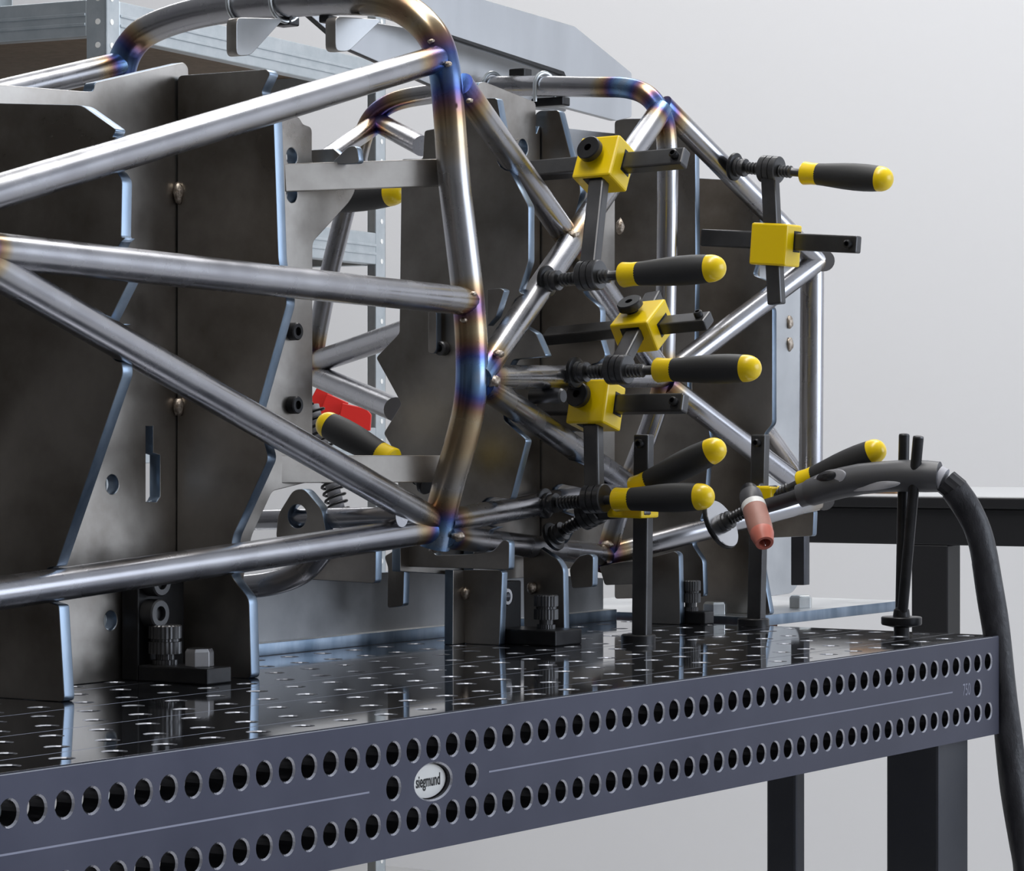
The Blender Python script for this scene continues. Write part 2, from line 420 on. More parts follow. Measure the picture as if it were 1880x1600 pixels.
# oval badge sunk into the front
ov = circ(-50, -50, 22.6, 40, 12.4)
badge = mk('badge', [(u, 5.0, v) for u, v in ov] + [(u, 8.0, v) for u, v in ov],
           [tuple(range(40))] + [tuple(range(40, 80))[::-1]] + [(i, (i + 1) % 40, 40 + (i + 1) % 40, 40 + i) for i in range(40)], 'white_plastic', table, label='white oval badge with black lettering')
def text(name, body, size, loc, m, parent, sx=1.0, ext=0.2, bold=0.0):
    cu = bpy.data.curves.new(name, 'FONT'); cu.body = body; cu.size = size; cu.extrude = ext; cu.align_x = 'CENTER'; cu.align_y = 'CENTER'; cu.offset = bold
    ob = bpy.data.objects.new('text_tmp', cu); COL.objects.link(ob)
    me = bpy.data.meshes.new_from_object(ob.evaluated_get(bpy.context.evaluated_depsgraph_get()))
    bpy.data.objects.remove(ob)
    for v in me.vertices:
        u, w, z = v.co; v.co = W((loc[0] + u * sx, loc[1] - z, loc[2] + w))
    return put(name, me, m, parent)
text('lettering', 'siegmund', 12.5, (-50, 4.9, -50), 'ink', badge, 0.66, 0.15, 0.22)
text('stamped_number', '750', 17, (34.9 * 25, -0.05, -50), 'groove', table, 0.72, 0.18)
def post(name, s0, s1, t0, t1, parent):
    box(name, (s0, t0, -850), (s1, t1, -100), 'leg_steel', parent, 3)
post('leg', 851, 921, 20, 78, table); post('leg', 795, 815, 150, 184, table)
post('leg', -1000, -930, 20, 78, table); post('leg', -1000, -930, 700, 760, table)

# ================================================================== nodes of the tube frame (mm)
def nd(x, y, s): return at(x, y, 's', s)
S1, S2, S3 = 400, 880, 1120
A_top, A_mid, A_dia, A_low = nd(225, 283, -132), nd(240, 469, -132), nd(225, 634, -132), nd(100, 1075, -132)
H_top, H_mid, H_dia, H_low = nd(810, 106, S1), nd(862, 554, S1), nd(802, 962, S1 + 4), nd(803, 971, S1 + 4)
def ext(a, b, s): return a + (b - a) * ((s - a.x) / (b.x - a.x))
N0 = (ext(H_mid, A_mid, -318) + ext(H_dia, A_dia, -318)) / 2
L1, T1, N1 = nd(880, 693, S1 + 4), nd(845, 155, S1 + 8), nd(806, 985, S1)
M2, P2, B2, K2 = nd(1220, 692, S2), nd(1213, 203, S2), nd(1112, 1020, S2), nd(1152, 890, S2)
U3, D3 = nd(1500, 480, S3), nd(1488, 908, S3)
FB = nd(575, 668, S2)
AXES = {'top': (H_top, A_top), 'mid': (H_mid, A_mid), 'dia': (N0 + Vector((0, 0, -8)), H_dia), 'low': (H_low, A_low), 'tm': (T1, M2), 'lp': (L1, P2), 'lm': (L1, M2), 'lk': (L1, K2),
        'nk': (nd(815, 958, S1), K2), 'nb': (nd(815, 985, S1), B2), 'pu': (nd(1216, 193, S2 + 4), U3), 'mu': (M2, U3), 'md': (nd(1222, 705, S2), D3), 'bd': (B2, nd(1500, 918, S3))}
HEAT += [(H_top + Vector((0, 0, -18)), 95), (H_mid + Vector((0, 0, -5)), 45), (nd(878, 690, S1), 75), (N1, 75), (N0, 40), (L1, 40), (M2, 45), (P2, 60),
         (nd(1150, 160, S2), 60), (nd(690, 190, S2), 95, 0.8), (nd(720, 240, S2), 60), (B2, 45), (K2, 35), (U3, 30, 0.6), (D3, 40, 0.7), (FB, 60), (nd(228, 110, S1), 80), (nd(1050, 440, 640), 40), (nd(745, 8, S1), 110, 0.60), (nd(848, 805, S1), 120, 0.56), (nd(835, 260, S1), 90, 0.5)]
frame = thing('tube_frame', 'welded racing car space frame of bare steel tubes with heat-tinted joints', 'tube frame', (300, 500, 60))
hoop1 = [nd(x, y, S1) for x, y in ((212, 330), (214, 220), (221, 115), (252, 66), (298, 42), (370, 21), (460, 8), (572, 0), (660, -2), (722, 4), (770, 34), (803, 74), (817, 125), (825, 205), (833, 330), (852, 480), (864, 590), (867, 690), (862, 750), (843, 825), (820, 900), (797, 1005))]
tube('front_hoop_tube', hoop1, 30, frame, rad=30, label='thick bent hoop tube with blue and straw heat tint')
tube('upper_side_tube', [ext(H_top, A_top, -420), H_top], 25, frame)
tube('middle_side_tube', [N0, H_mid], 26, frame)
tube('diagonal_side_tube', [N0 + Vector((0, 0, -8)), H_dia], 26, frame)
tube('lower_side_tube', [ext(H_low, A_low, -420), H_low], 25.5, frame)
tube('node_upright_tube', [N0 + Vector((-8, 6, 60)), N0 + Vector((-6, -2, 0)), N0 + Vector((-8, 30, -120))], 25, frame)
tube('far_upper_tube', [nd(226, 117, S1), at(-420, 270, 't', 690)], 25, frame)
tube('cross_brace_tube', [T1, M2], 25, frame)
tube('cross_brace_tube', [L1, P2], 25, frame)
tube('horizontal_side_tube', [L1, M2], 23, frame)
tube('lower_brace_tube', [L1 + Vector((4, 0, -6)), K2], 25, frame)
tube('lower_side_tube', [nd(815, 958, S1), K2 + Vector((0, 0, -4))], 23, frame)
tube('lower_side_tube', [nd(815, 985, S1), B2], 23, frame)
hoop2 = [nd(x, y, S2) for x, y in ((571, 700), (578, 640), (605, 500), (648, 330), (668, 240), (690, 205), (730, 182), (800, 171), (905, 158), (1000, 158), (1100, 160), (1150, 160), (1188, 172), (1213, 203), (1224, 240), (1226, 330), (1224, 500), (1221, 640), (1218, 705), (1196, 780), (1152, 890), (1103, 1048))]
tube('rear_hoop_tube', hoop2, 22.5, frame, rad=25, label='second bent hoop tube further back')
tube('nose_upper_tube', [nd(1216, 193, S2 + 4), U3], 24, frame)
tube('nose_brace_tube', [M2, U3], 24, frame)
tube('nose_brace_tube', [nd(1222, 705, S2), D3], 24, frame)
tube('nose_lower_tube', [B2, nd(1500, 918, S3)], 24, frame)
tube('nose_upright_tube', [nd(1491, 470, S3), nd(1488, 935, S3)], 27, frame)
tube('nose_cross_tube', [nd(1513, 479, S3 - 2), at(1470, 470, 's', S3 + 160)], 24, frame)
tube('nose_cross_tube', [nd(1513, 918, S3), at(1470, 905, 's', S3 + 160)], 24, frame)
tube('far_nose_tube', [nd(1370, 740, S3 + 40), nd(1465, 872, S3 + 30)], 20, frame)
tube('far_side_tube', [nd(580, 665, S2), nd(760, 604, 700)], 26, frame)
tube('far_side_tube', [nd(580, 690, S2), nd(726, 752, 700)], 26, frame)
tube('far_side_tube', [nd(690, 228, S2), nd(420, 415, S2 - 330)], 22, frame)
tube('far_side_tube', [nd(700, 228, S2), nd(775, 268, 800)], 23, frame)
tube('floor_cross_tube', [nd(430, 956, 330), nd(738, 949, 330)], 19, frame, m='tube_steel')
tube('curved_floor_tube', [nd(592, 1010, 235), nd(560, 1050, 235), nd(505, 1072, 235), nd(425, 1080, 235)], 22, frame, rad=60)
for k, (p, sz) in enumerate(((nd(792, 76, S1 - 14), 6), (nd(822, 118, S1 - 12), 7), (nd(868, 540, S1 - 12), 6), (nd(852, 588, S1 - 14), 6), (nd(742, 966, S1 - 60), 5), (nd(800, 956, S1 - 12), 6), (nd(797, 1008, S1 - 6), 9),
        (nd(905, 700, S1 + 14), 14), (nd(915, 650, S1 + 24), 9), (nd(1052, 432, 622), 12), (nd(1068, 425, 640), 8), (nd(1212, 232, S2 - 12), 6), (nd(1205, 205, S2 - 10), 7), (nd(1115, 1000, S2 - 10), 11), (nd(1150, 892, S2 - 10), 9),
        (nd(1478, 488, S3 - 10), 7), (nd(683, 235, S2 - 10), 6), (nd(590, 688, S2 - 12), 6), (nd(576, 664, S2 - 12), 6), (nd(585, 1018, 222), 6), (nd(214, 118, S1 - 8), 7), (nd(862, 185, S1 - 6), 6), (nd(840, 985, S1 + 6), 11), (nd(1210, 700, S2 - 6), 10))):
    blob('weld_bead', p, sz * 0.6, sz * 0.6, sz * 0.42, 'weld_metal', frame, k)

# ================================================================== fixture plates that hold the frame (welded and bolted jig)
jig = thing('welding_jig', 'tall brown steel jig of ribs and backbone plates under the near end of the frame', 'welding jig', (100, 380, 0))
ribA = plate('rib_plate', 's', -132, spx(-132, [(-150, 186), (150, 193), (214, 238), (205, 252), ('n', 'top', 14.5), (224, 330), (222, 436), ('n', 'mid', 14.5), (238, 514), (196, 598), ('n', 'dia', 14.5), (226, 686), (104, 1040), ('n', 'low', 14.5), (108, 1112)]) + [(288, 0), (430, 0)], 12, 'plate_steel', jig)
plate('rib_plate', 's', 116, spx(116, [(326, 139), (490, 127), (496, 135), (478, 172), ('n', 'top', 14.5), (503, 240), (511, 478), ('n', 'mid', 14.5), (527, 556), (470, 760), ('n', 'dia', 14.5), (493, 842), (426, 988), ('n', 'low', 14.5), (424, 1057), (457, 1100)]) + [(303.5, 0), (384.5, 0)], 12, 'plate_steel', jig)
slot = tpx(385, [(268, 783), (281, 783), (281, 832), (294, 836), (294, 912), (288, 922), (268, 922)])
h1, h2 = at(206, 890, 't', 385), at(203, 1140, 't', 385)
plate('backbone_plate', 't', 385, [(-420, 0)] + [(-420, at(0, 185, 't', 385).z)] + tpx(385, [(155, 168), (172, 168), (174, 152), (338, 114), (346, 124), (346, 142), (550, 216), (556, 228), (573, 234), (573, 300), (655, 345, 8), (643, 370, 8), (574, 445), (574, 832), (574, 884), (500, 902), (462, 985), (450, 1050)]) + [(180, 0)], 12, 'plate_steel', jig,
      holes=[circ(h1.x, h1.z, 8.2), circ(h2.x, h2.z, 8.2), slot, circ(at(536, 288, 't', 385).x, at(536, 288, 't', 385).z, 8), circ(at(536, 356, 't', 385).x, at(536, 356, 't', 385).z, 8)])
for y in (609, 744):
    p = at(535, y, 't', 385); lathe('cap_screw', [(0, 8), (7, 8), (8, 7), (8, 4), (4, 4), (4, 0.2)], (p.x, 385, p.z), (0, -1, 0), 'black_oxide', jig)
for x, y, sz in ((325, 355, 8), (321, 747, 8)):
    p = at(x, y, 's', 114); blob('weld_bead', (114, 381, p.z), 4.5, 4.5, 9.5 if y < 400 else 8, 'weld_metal', jig, x)
# gusset and the two bars running across behind the hoop
obox('cross_bar', at(519, 327, 's', 268), at(846, 316, 's', 428), (0, 0, 1), 25, 9, 'plate_steel', jig, 0.8)
obox('cross_bar', at(448, 862, 's', 232), at(836, 861, 's', 428), (0, 0, 1), 25, 9, 'plate_steel', jig, 0.8)
plate('gusset', 's', 312, spx(312, [(606, 302), (640, 268, 5), (655, 268, 12), (660, 300)]), 8, 'plate_light', jig)
plate('gusset', 's', 322, spx(322, [(560, 276), (612, 273), (645, 300), (560, 302)]), 8, 'plate_steel', jig, rad=1)
lug = at(553, 948, 's', 322)
plate('bar_lug', 's', 316, spx(316, [(506, 990), (510, 945), (538, 900, 10), (558, 897, 14), (590, 935), (600, 985)]), 12, 'plate_steel', jig, holes=[circ(lug.y, lug.z, 11)])
plate('arm_plate', 's', 300, spx(300, [(520, 1040), (610, 1012), (680, 1003), (690, 1008), (689, 1072), (540, 1063)]), 10, 'plate_steel', jig, rad=4)
# the second group of plates, around the middle of the table
jig2 = thing('welding_jig', 'middle jig plates with clamps on, behind the thick bent hoop', 'welding jig', (600, 400, 0))
h3 = at(962, 272, 't', 385)
plate('rib_plate', 's', 510, spx(510, [(737, 292), (776, 292), (779, 240), (800, 236), (838, 236), (842, 180), (912, 180), (926, 262), ('n', 'tm', 15), (970, 378), (970, 480), (952, 536), ('n', 'lp', 15), (984, 612), (1003, 655), (942, 660), (922, 700), (925, 772), (966, 808), (937, 918), ('n', 'nk', 14), (915, 968), (850, 992), (735, 992), (728, 836), (704, 796), (737, 742), (714, 700), (690, 657), (733, 612)]), 11, 'plate_steel', jig2, rad=3)
plate('foot_plate', 's', 552, spx(552, [(850, 1047), (916, 1047), (922, 1051)]) + [(345, 0), (386, 0)], 10, 'plate_steel', jig2, rad=2)
plate('bridge_plate', 't', 400, tpx(400, [(735, 985), (1000, 930), (1000, 1000), (900, 1060), (735, 1050)]), 10, 'plate_steel', jig2, rad=2)
plate('arm_plate', 's', 478, spx(478, [(705, 1022), (742, 1000), (780, 992), (800, 1020), (860, 1018), (905, 1012), (925, 990), (935, 995), (934, 1047), (742, 1041), (740, 1113), (711, 1117), (712, 1042)]), 10, 'plate_steel', jig2, rad=3)
plate('foot_plate', 't', 386, tpx(386, [(832, 1047), (852, 1047)]) + [(555, 0), (532, 0)], 10, 'plate_steel', jig2, rad=1)
plate('backbone_plate', 't', 386, tpx(386, [(870, 300), (878, 152), (890, 150), (984, 188), (984, 250)]) + [(688, 520), (688, 60), (568, 60)], 12, 'plate_steel', jig2, holes=[circ(h3.x, h3.z, 9)])
plate('backbone_plate', 't', 505, tpx(505, [(990, 345), (1150, 352), (1150, 1035), (990, 1050)]), 12, 'plate_steel', jig2)
plate('rib_plate', 's', 690, spx(690, [(982, 210), (990, 203), (1026, 202), (1048, 288), (1064, 338), (1066, 352), (1052, 410), (1062, 466), ('n', 'tm', 15), (1072, 540), (1102, 566), (1102, 588), (1100, 615), (1112, 655), ('n', 'lm', 14), (1100, 725), (1095, 800), ('n', 'lk', 15), (1090, 862), (1080, 900), ('n', 'nk', 14), (1060, 950), (1030, 1000), (960, 1000), (925, 900), (985, 350)]), 11, 'plate_steel', jig2, rad=4)
plate('rib_plate', 's', 640, spx(640, [(960, 985), (1000, 1012), (1024, 1028), (1034, 1045)]) + [(at(1036, 1100, 's', 640).y, 0), (at(962, 1100, 's', 640).y, 0)], 10, 'plate_steel', jig2, rad=4)
plate('arm_plate', 's', 700, spx(700, [(1045, 1045), (1062, 1022), (1080, 1017), (1089, 1022), (1088, 1078), (1050, 1081)]), 10, 'plate_steel', jig2, rad=3)
for x, y, s in ((1139, 417, 905), (855, 1090, 551), (976, 1080, 636)):
    blob('weld_bead', at(x, y, 's', s), 5, 5, 9 if y < 500 else 6, 'weld_metal', jig2, x)
plate('stop_tab', 's', 497, spx(497, [(786, 572), (801, 572), (801, 642), (796, 650), (786, 648)]), 9, 'plate_steel', jig2, rad=3)
p = at(815, 640, 's', 509); socket_cap((509, p.y, p.z), (-1, 0, 0), 7, 8, 'dark_bar', jig2)
plate('stop_tab', 's', 470, spx(470, [(894, 531), (918, 529), (926, 533), (910, 582), (894, 600)]), 10, 'plate_steel', jig2, rad=2)
for x, y in ((948, 632), (993, 728)):
    p = at(x, y, 's', 560); lathe('locating_pin', [(-26, 6), (-24, 7.5), (10, 7.5)], p, (0, 1, 0), 'dark_bar', jig2, n=20)
# third group: tall plate behind the rear hoop and the nose plates
jig3 = thing('welding_jig', 'rear jig plates around the nose of the frame, by the torch', 'welding jig', (950, 420, 0))
plate('rib_plate', 's', 985, spx(985, [(1128, 222), (1145, 218), (1240, 217), (1276, 262), (1277, 500), (1275, 640), (1262, 660), (1262, 740), (1300, 778), (1303, 805), (1292, 935), (1270, 1000), (1290, 1030), (1292, 1096), (1128, 1100)]), 10, 'plate_steel', jig3, rad=4)
plate('foot_plate', 's', 911, spx(911, [(1150, 1040), (1180, 1028), (1238, 1012), (1246, 1018)]) + [(352, 0), (398, 0)], 10, 'plate_steel', jig3, rad=3)
plate('arm_plate', 's', 860, spx(860, [(1100, 1040), (1140, 1032), (1178, 1028), (1188, 1022), (1188, 1072), (1110, 1075)]), 10, 'plate_steel', jig3, rad=3)
plate('rib_plate', 's', 1050, spx(1050, [(1262, 326), (1336, 330), (1374, 376), (1396, 380), (1390, 480), (1382, 505), ('n', 'mu', 14), (1418, 568), (1418, 778), (1402, 798), ('n', 'md', 14), (1392, 880), (1392, 930), (1392, 1000)]) + [(318, 5), (412, 5)], 10, 'plate_steel', jig3, rad=4)
plate('backbone_plate', 't', 480, tpx(480, [(1180, 420), (1290, 440), (1290, 1085), (1180, 1090)]), 10, 'plate_steel', jig3)
plate('backbone_plate', 't', 386, tpx(386, [(1395, 470), (1462, 486), (1472, 492), (1468, 1070, 12), (1455, 1090, 12), (1395, 1098)]), 10, 'plate_light', jig3, holes=[], edge='plate_light')
plate('arm_plate', 's', 1128, spx(1128, [(1420, 940), (1450, 946), (1475, 932), (1494, 938), (1492, 985), (1410, 988)]), 10, 'plate_steel', jig3, rad=3)
plate('upright_bar', 's', 1160, spx(1160, [(1452, 985), (1476, 985), (1476, 1075), (1452, 1075)]), 14, 'leg_steel', jig3, rad=1, edge='leg_steel')
plate('base_plate', 'h', -7, [(1000, 318), (1376, 318), (1376, 640), (1000, 640)], 12, 'plate_light', jig3, rad=2)
for y, k in ((592, 1), (632, 2)):
    p = at(1449, y, 't', 386); blob('weld_bead', (p.x, 385, p.z), 6, 3, 8, 'weld_metal', jig3, k)
# base plate with upright panel at the back of the table
jig4 = thing('base_plate', 'long steel base plate with edges tinted like blue daylight and upright grey panel lying on the table', 'steel plate', (560, 520, 0))
plate('sole_plate', 'h', 0, [(150, 450), (942, 450), (942, 620), (150, 620)], 12, 'plate_light', jig4, rad=2)
plate('upright_panel', 't', 462, tpx(462, [(430, 1062), (836, 1046), (1108, 1062), (1108, 1140)]) + [(270, 12)], 10, 'panel_grey', jig4, rad=2)
# aluminium sheets over the centre line of the frame
alu = thing('top_sheet', 'large pale aluminium sheet rising behind the bent hoops', 'metal sheet', (900, 560, 300))
plate('sheet', 't', 560, tpx(560, [(640, -60), (885, -2), (1055, 48), (1160, 134), (1160, 215), (1132, 222), (1030, 195), (1035, 140), (700, 28)]), 8, 'aluminium', alu, rad=3, edge='aluminium')
plate('sheet', 't', 590, tpx(590, [(560, 20), (815, 62), (1035, 138), (1040, 205), (870, 190), (640, 90)]), 8, 'aluminium', alu, rad=3, edge='black_oxide')
plate('edge_strip', 't', 556, tpx(556, [(815, 59), (1036, 131), (1040, 141), (815, 66)]), 6, 'black_oxide', alu, rad=1, edge='black_oxide')
plate('tall_bracket', 't', 480, tpx(480, [(1040, 235), (1130, 245), (1130, 330), (1040, 320)]), 8, 'aluminium', alu, rad=2, edge='aluminium')
# tabs hanging under the hoop tops
def tab(pts, s, label):
    o = plate('hanging_tab', 's', s, spx(s, pts), 16, 'plate_light', None, rad=7, edge='plate_steel'); return tag(o, label, 'bracket tab')
def utab(pts, t, label):
    o = plate('hanging_tab', 't', t, tpx(t, pts), 12, 'plate_light', None, rad=7, edge='plate_steel'); return tag(o, label, 'bracket tab')
utab([(434, 32), (522, 34), (460, 102), (434, 103)], 470, 'grey steel tab under the hoop top beneath the first wire bow')
utab([(616, 30), (702, 36), (640, 95), (616, 94)], 400, 'grey steel tab under the hoop top nearer the bend')

# ================================================================== wire bows around the hoop tops
def wire_bow(c, d_axis, rin, leg, wire, label, up=1, rot=0):
    """U-shaped threaded wire: arc over the tube at c (axis d_axis) with two legs running to the plate"""
    c = Vector(c); d = Vector(d_axis).normalized(); z = Vector((0, 0, up)); x = d.cross(z).normalized()
    pts = [c + x * rin - z * leg] + [c + (x * math.cos(w) + z * math.sin(w)) * rin for w in [math.pi * k / 12 for k in range(13)]] + [c - x * rin - z * leg]
    V, F = tube_data([Vector(p) for p in pts], wire / 2, 10)
    o = mk('u_bolt', V, F, 'zinc', None); shade(o.data)
    return tag(o, label, 'u-bolt')
for (x, y, S, lab, rin, lg) in ((446, 8, S1, 'zinc wire bow looped under the thick hoop, furthest from the bend', 18.5, 22), (524, 4, S1, 'zinc wire bow looped under the thick hoop, closer to the bend', 18.5, 22)):
    p = nd(x, y, S); wire_bow(p, (0.25, 1, 0.05), rin, lg, 4.5, lab, up=-1)
for (x, y, S, lab) in ((905, 158, S2, 'zinc wire bow over the rear hoop beside the pale sheet edge'), (1000, 158, S2, 'zinc wire bow over the rear hoop above the brown ribs')):
    p = nd(x, y, S); wire_bow(p, (0.25, 1, 0), 14.5, 18, 4.5, lab, up=1)
def stub(x0, y0, x1, y1, s, lab):
    a = at(x0, y0, 's', s); c = at(x1, y1, 's', s)
    o = box('spacer_block', (s - 8, min(a.y, c.y), min(a.z, c.z)), (s + 8, max(a.y, c.y), max(a.z, c.z)), 'black_oxide', None, 1.5); tag(o, lab, 'block')
stub(510, 33, 541, 47, S1 + 10, 'small dark block under the thick hoop between the wire bows')
stub(594, 30, 612, 42, S1 + 10, 'small dark block beside the grey tab under the hoop')
stub(941, 128, 970, 142, S2 + 16, 'small dark block standing on top of the rear hoop')
stub(982, 182, 1040, 194, S2 + 14, 'small dark block under the rear hoop by the wire bow')

# ================================================================== angle brackets bolted to the table
def knob(p, parent, rad=15):
    prof = [(0, rad * 0.75), (4, rad * 0.75), (4.2, rad * 0.55), (9, rad * 0.55), (9.2, rad), (19, rad), (19.4, rad - 2), (21.6, rad - 2), (22, rad), (32, rad), (33, rad - 1.2)]
    return knurl('knurled_knob', p, (0, 0, 1), prof, 'dark_bar', parent)
# bracket behind the near rib
br = thing('angle_bracket', 'black angle bracket with bright hex bolt at the foot of the near rib', 'bracket', (70, 320, 0), 'angle brackets on the table')
box('foot', (44, 292, 0), (76, 366, 13.5), 'black_oxide', br, 1.5)
box('upright', (44, 366, 0), (104, 384, 92), 'black_oxide', br, 1.5)
hexbolt((61, 314, 13.5), 21, 15, 'bright_steel', br)
knob((62, 352, 13.5), br, 14)
for z in (56, 82): socket_cap((58 if z < 60 else 60, 366, z), (0, -1, 0), 12, 13, 'dark_bar', br)
def bracket2(s0, s1, t0, t1, h, hh, label, kn, wall):
    b_ = thing('angle_bracket', label, 'bracket', ((s0 + s1) / 2, (t0 + t1) / 2, 0), 'angle brackets on the table')
    box('foot', (s0, t0, 0), (s1, t1, h), 'black_oxide', b_, 1.5)
    box('upright', (s0, t1, 0), (s1, t1 + 14, hh), 'black_oxide', b_, 1.5)
    knob((kn[0], kn[1], h), b_, kn[2])
    return b_
bD = bracket2(566, 614, 289, 360, 15, 60, 'black angle bracket with knurled knob between the two narrow rib feet', (594, 318, 12), None)
socket_cap((575, 360, 46), (0, -1, 0), 9, 10, 'bright_steel', bD)
bE = bracket2(925, 946, 330, 372, 14, 50, 'black angle bracket with knurled knob at the foot of the tall rib', (933, 352, 11), None)
# hex bolts on the pale base plate by the end of the table
for (s, t, lab) in ((1185, 352, 'bright hex bolt on the pale plate under the torch rest side'), (1022, 372, 'bright hex bolt half hidden behind the toothed clamp bar')):
    o = hexbolt((s, t, 5), 24, 14, 'zinc', None, 'hex_bolt'); tag(o, lab, 'bolt', 'hex bolts on the pale plate')
o = box('support_block', (952, 330, -60), (1090, 520, -7.2), 'rust', None, 2); tag(o, 'rusty brown support block under the pale plate at the table end', 'block')

# ================================================================== screw clamps
def handle(p0, d, L, R, parent):
    """yellow ferrule, black grip, yellow end cap along d from p0"""
    r = R
    lathe('ferrule', [(-1, r * 0.55), (0, r * 0.80), (1.5, r * 0.86), (L * 0.10, r * 0.80), (L * 0.185, r * 0.80), (L * 0.185, r * 0.2)], p0, d, 'yellow', parent, n=28)
    lathe('grip', [(L * 0.17, r * 0.3), (L * 0.17, r * 0.80), (L * 0.24, r * 0.83), (L * 0.34, r * 0.89), (L * 0.46, r * 0.96), (L * 0.58, r), (L * 0.70, r * 1.0), (L * 0.80, r * 0.96), (L * 0.855, r * 0.92), (L * 0.855, r * 0.2)], p0, d, 'grip', parent, n=32)
    e = [(L * 0.845, r * 0.2), (L * 0.85, r * 0.925)]
    for k in range(1, 9):
        w = k / 8 * math.pi / 2; e.append((L * (0.86 + 0.14 * math.sin(w)), max(0.3, r * 0.925 * math.cos(w) ** 0.8)))
    lathe('end_cap', e, p0, d, 'yellow', parent, n=32)
def spindle(p_pad, p_h, parent, r=5.6, pad_r=14, big=False):
    p_pad, p_h = Vector(p_pad), Vector(p_h); d = (p_h - p_pad).normalized(); L = (p_h - p_pad).length
    prof = [(10, r * 0.6), (18, r * 0.62), (18.5, r)]
    z = 19.0
    while z < L - 14: prof += [(z, r * 0.9), (z + 1.1, r * 1.2), (z + 1.9, r * 1.2), (z + 3.0, r * 0.9)]; z += 3.9
    prof += [(L - 13, r * 0.8), (L + 2, r * 0.8)]
    lathe('spindle', prof, p_pad, d, 'dark_bar', parent, n=20)
    lathe('pad', [(0, pad_r * 0.94), (1, pad_r), (4.5, pad_r), (5.2, pad_r * 0.9), (5.2, 2)], p_pad, d, 'black_oxide', parent, n=32)
    if big: lathe('washer', [(5.3, 2), (5.3, pad_r * 0.96), (6.6, pad_r * 0.96), (6.6, 2)], p_pad, d, 'bright_steel', parent, n=36)
    k = 6.7 if big else 5.3
    lathe('swivel_collar', [(k, 3), (k, 10.5), (k + 4, 10.5), (k + 4.5, 9), (k + 8, 9), (k + 8.4, 10), (k + 11, 9.6), (k + 11, 4)], p_pad, d, 'dark_bar', parent, n=28)
def boss(p, d, parent, R=14.5, half=11):
    prof = [(-half, 6.5), (-half, R - 1), (-half + 1, R)]
    for g in (-3.5, 3.5): prof += [(g - 0.8, R), (g - 0.5, R - 1.0), (g + 0.5, R - 1.0), (g + 0.8, R)]
    prof += [(half - 1, R), (half, R - 1), (half, 6.5)]
    lathe('spindle_boss', prof, p, d, 'dark_bar', parent, n=32)
def slider(c, u, v, w, a, b_, h, parent, knobdir=None):
    """yellow clamp head: block with half sizes along u (in plane), v (up) and w (across)"""
    c = Vector(c); V, F = box_data(c, u * a, v * h, w * b_)
    return mk('clamp_head', V, F, 'yellow', parent, bevel=2.2)
def head_knob(p, d, r, parent):
    lathe('locking_knob', [(0, r * 0.5), (4, r * 0.5), (4.2, r - 1), (5, r), (11, r), (12, r - 1), (12, r * 0.3), (7, r * 0.3), (7, 0.2)], p, d, 'black_oxide', parent, n=32)
def clamp(label, s, bar, arm, head, pad, hstart, tip, knob_off=None, hr=14, bar_w=18.5, arm_w=17, big=False, pad_r=15, hs=(22, 22.5), sh=None):
    """a screw clamp: spindle in the plane s, head and bar in the plane sh (further back when the clamp is rolled over); positions are photograph pixels"""
    sh = s if sh is None else sh
    P = lambda xy: at(xy[0], xy[1], 's', s)
    H = lambda xy: at(xy[0], xy[1], 's', sh)
    hc = H(head)
    root = thing('screw_clamp', label, 'clamp', hc, 'screw clamps with black and yellow grips')
    bp_ = P(arm[0]); u = (H(bar[1]) - H(bar[0])).normalized()
    ad = hc - bp_
    if abs(ad.normalized().dot(u)) > 0.9: ad = Vector((0, 0, 1)) if abs(u.z) < 0.5 else Vector((0, 1, 0))
    v = (ad - u * ad.dot(u)).normalized()                 # towards the far end of the arm
    w = u.cross(v)
    if w.x < 0: w = -w                                    # w points away from the camera side
    ob, oa = w * 6.4, w * -6.4
    a, b_ = H(bar[0]) + ob, H(bar[1]) + ob
    obox('bar', a, b_, w, 12.4, bar_w, 'dark_bar', root, 1.8)
    f = (Vector((0, 0, H(arm[1]).z - bp_.z)).dot(Vector((0, 0, 1)))) / (ad.z if abs(ad.z) > 1 and abs(u.z) < 0.5 else 1e9)
    e = (bp_ + ad * f if abs(f) > 0.2 else H(arm[1])) + oa
    st = bp_ + oa * 0.4
    obox('arm', st + (e - st).normalized() * 5, e, w, 12.4, arm_w, 'dark_bar', root, 1.8)
    d = (P(tip) - P(pad)).normalized()
    slider(hc, u, v, w, hs[0], 17, hs[1], root)
    if hs[0] > 12:
        cb = a + u * ((hc + ob - a).dot(u)); V_, F_ = box_data(cb, u * (hs[0] + 0.35), v * (bar_w / 2 + 2.0), w * 7.6); mk('slot', V_, F_, 'ink', root)  # solid black block, paints the shaded opening around the bar
        ca = st + (e - st).normalized() * ((hc - st).dot((e - st).normalized()))
        V_, F_ = box_data(ca, v * (hs[1] + 0.35), u * (arm_w / 2 + 2.2), w * 7.4); mk('slot', V_, F_, 'ink', root)  # same for the arm: black block in place of the opening's shade
    spindle(P(pad), P(hstart), root, big=big, pad_r=pad_r)
    boss(bp_, d, root)
    handle(P(hstart), d, (P(tip) - P(hstart)).length, hr, root)
    if knob_off: head_knob(hc + u * knob_off[0] + v * knob_off[1] - w * 17, -w, 12.6, root)
    socket_cap(b_ - u * 9 - w * 6.0, -w, 4.4, 6, 'black_oxide', root)
    return root
clamp('screw clamp with round knob pressing the crossing brace, handle in front of the rear hoop', 545, ((925, 312), (1254, 284)), ((1084, 506), (1112, 275)), (1109, 303), (1000, 517), (1142, 505), (1330, 493), (-3, 3), sh=600)
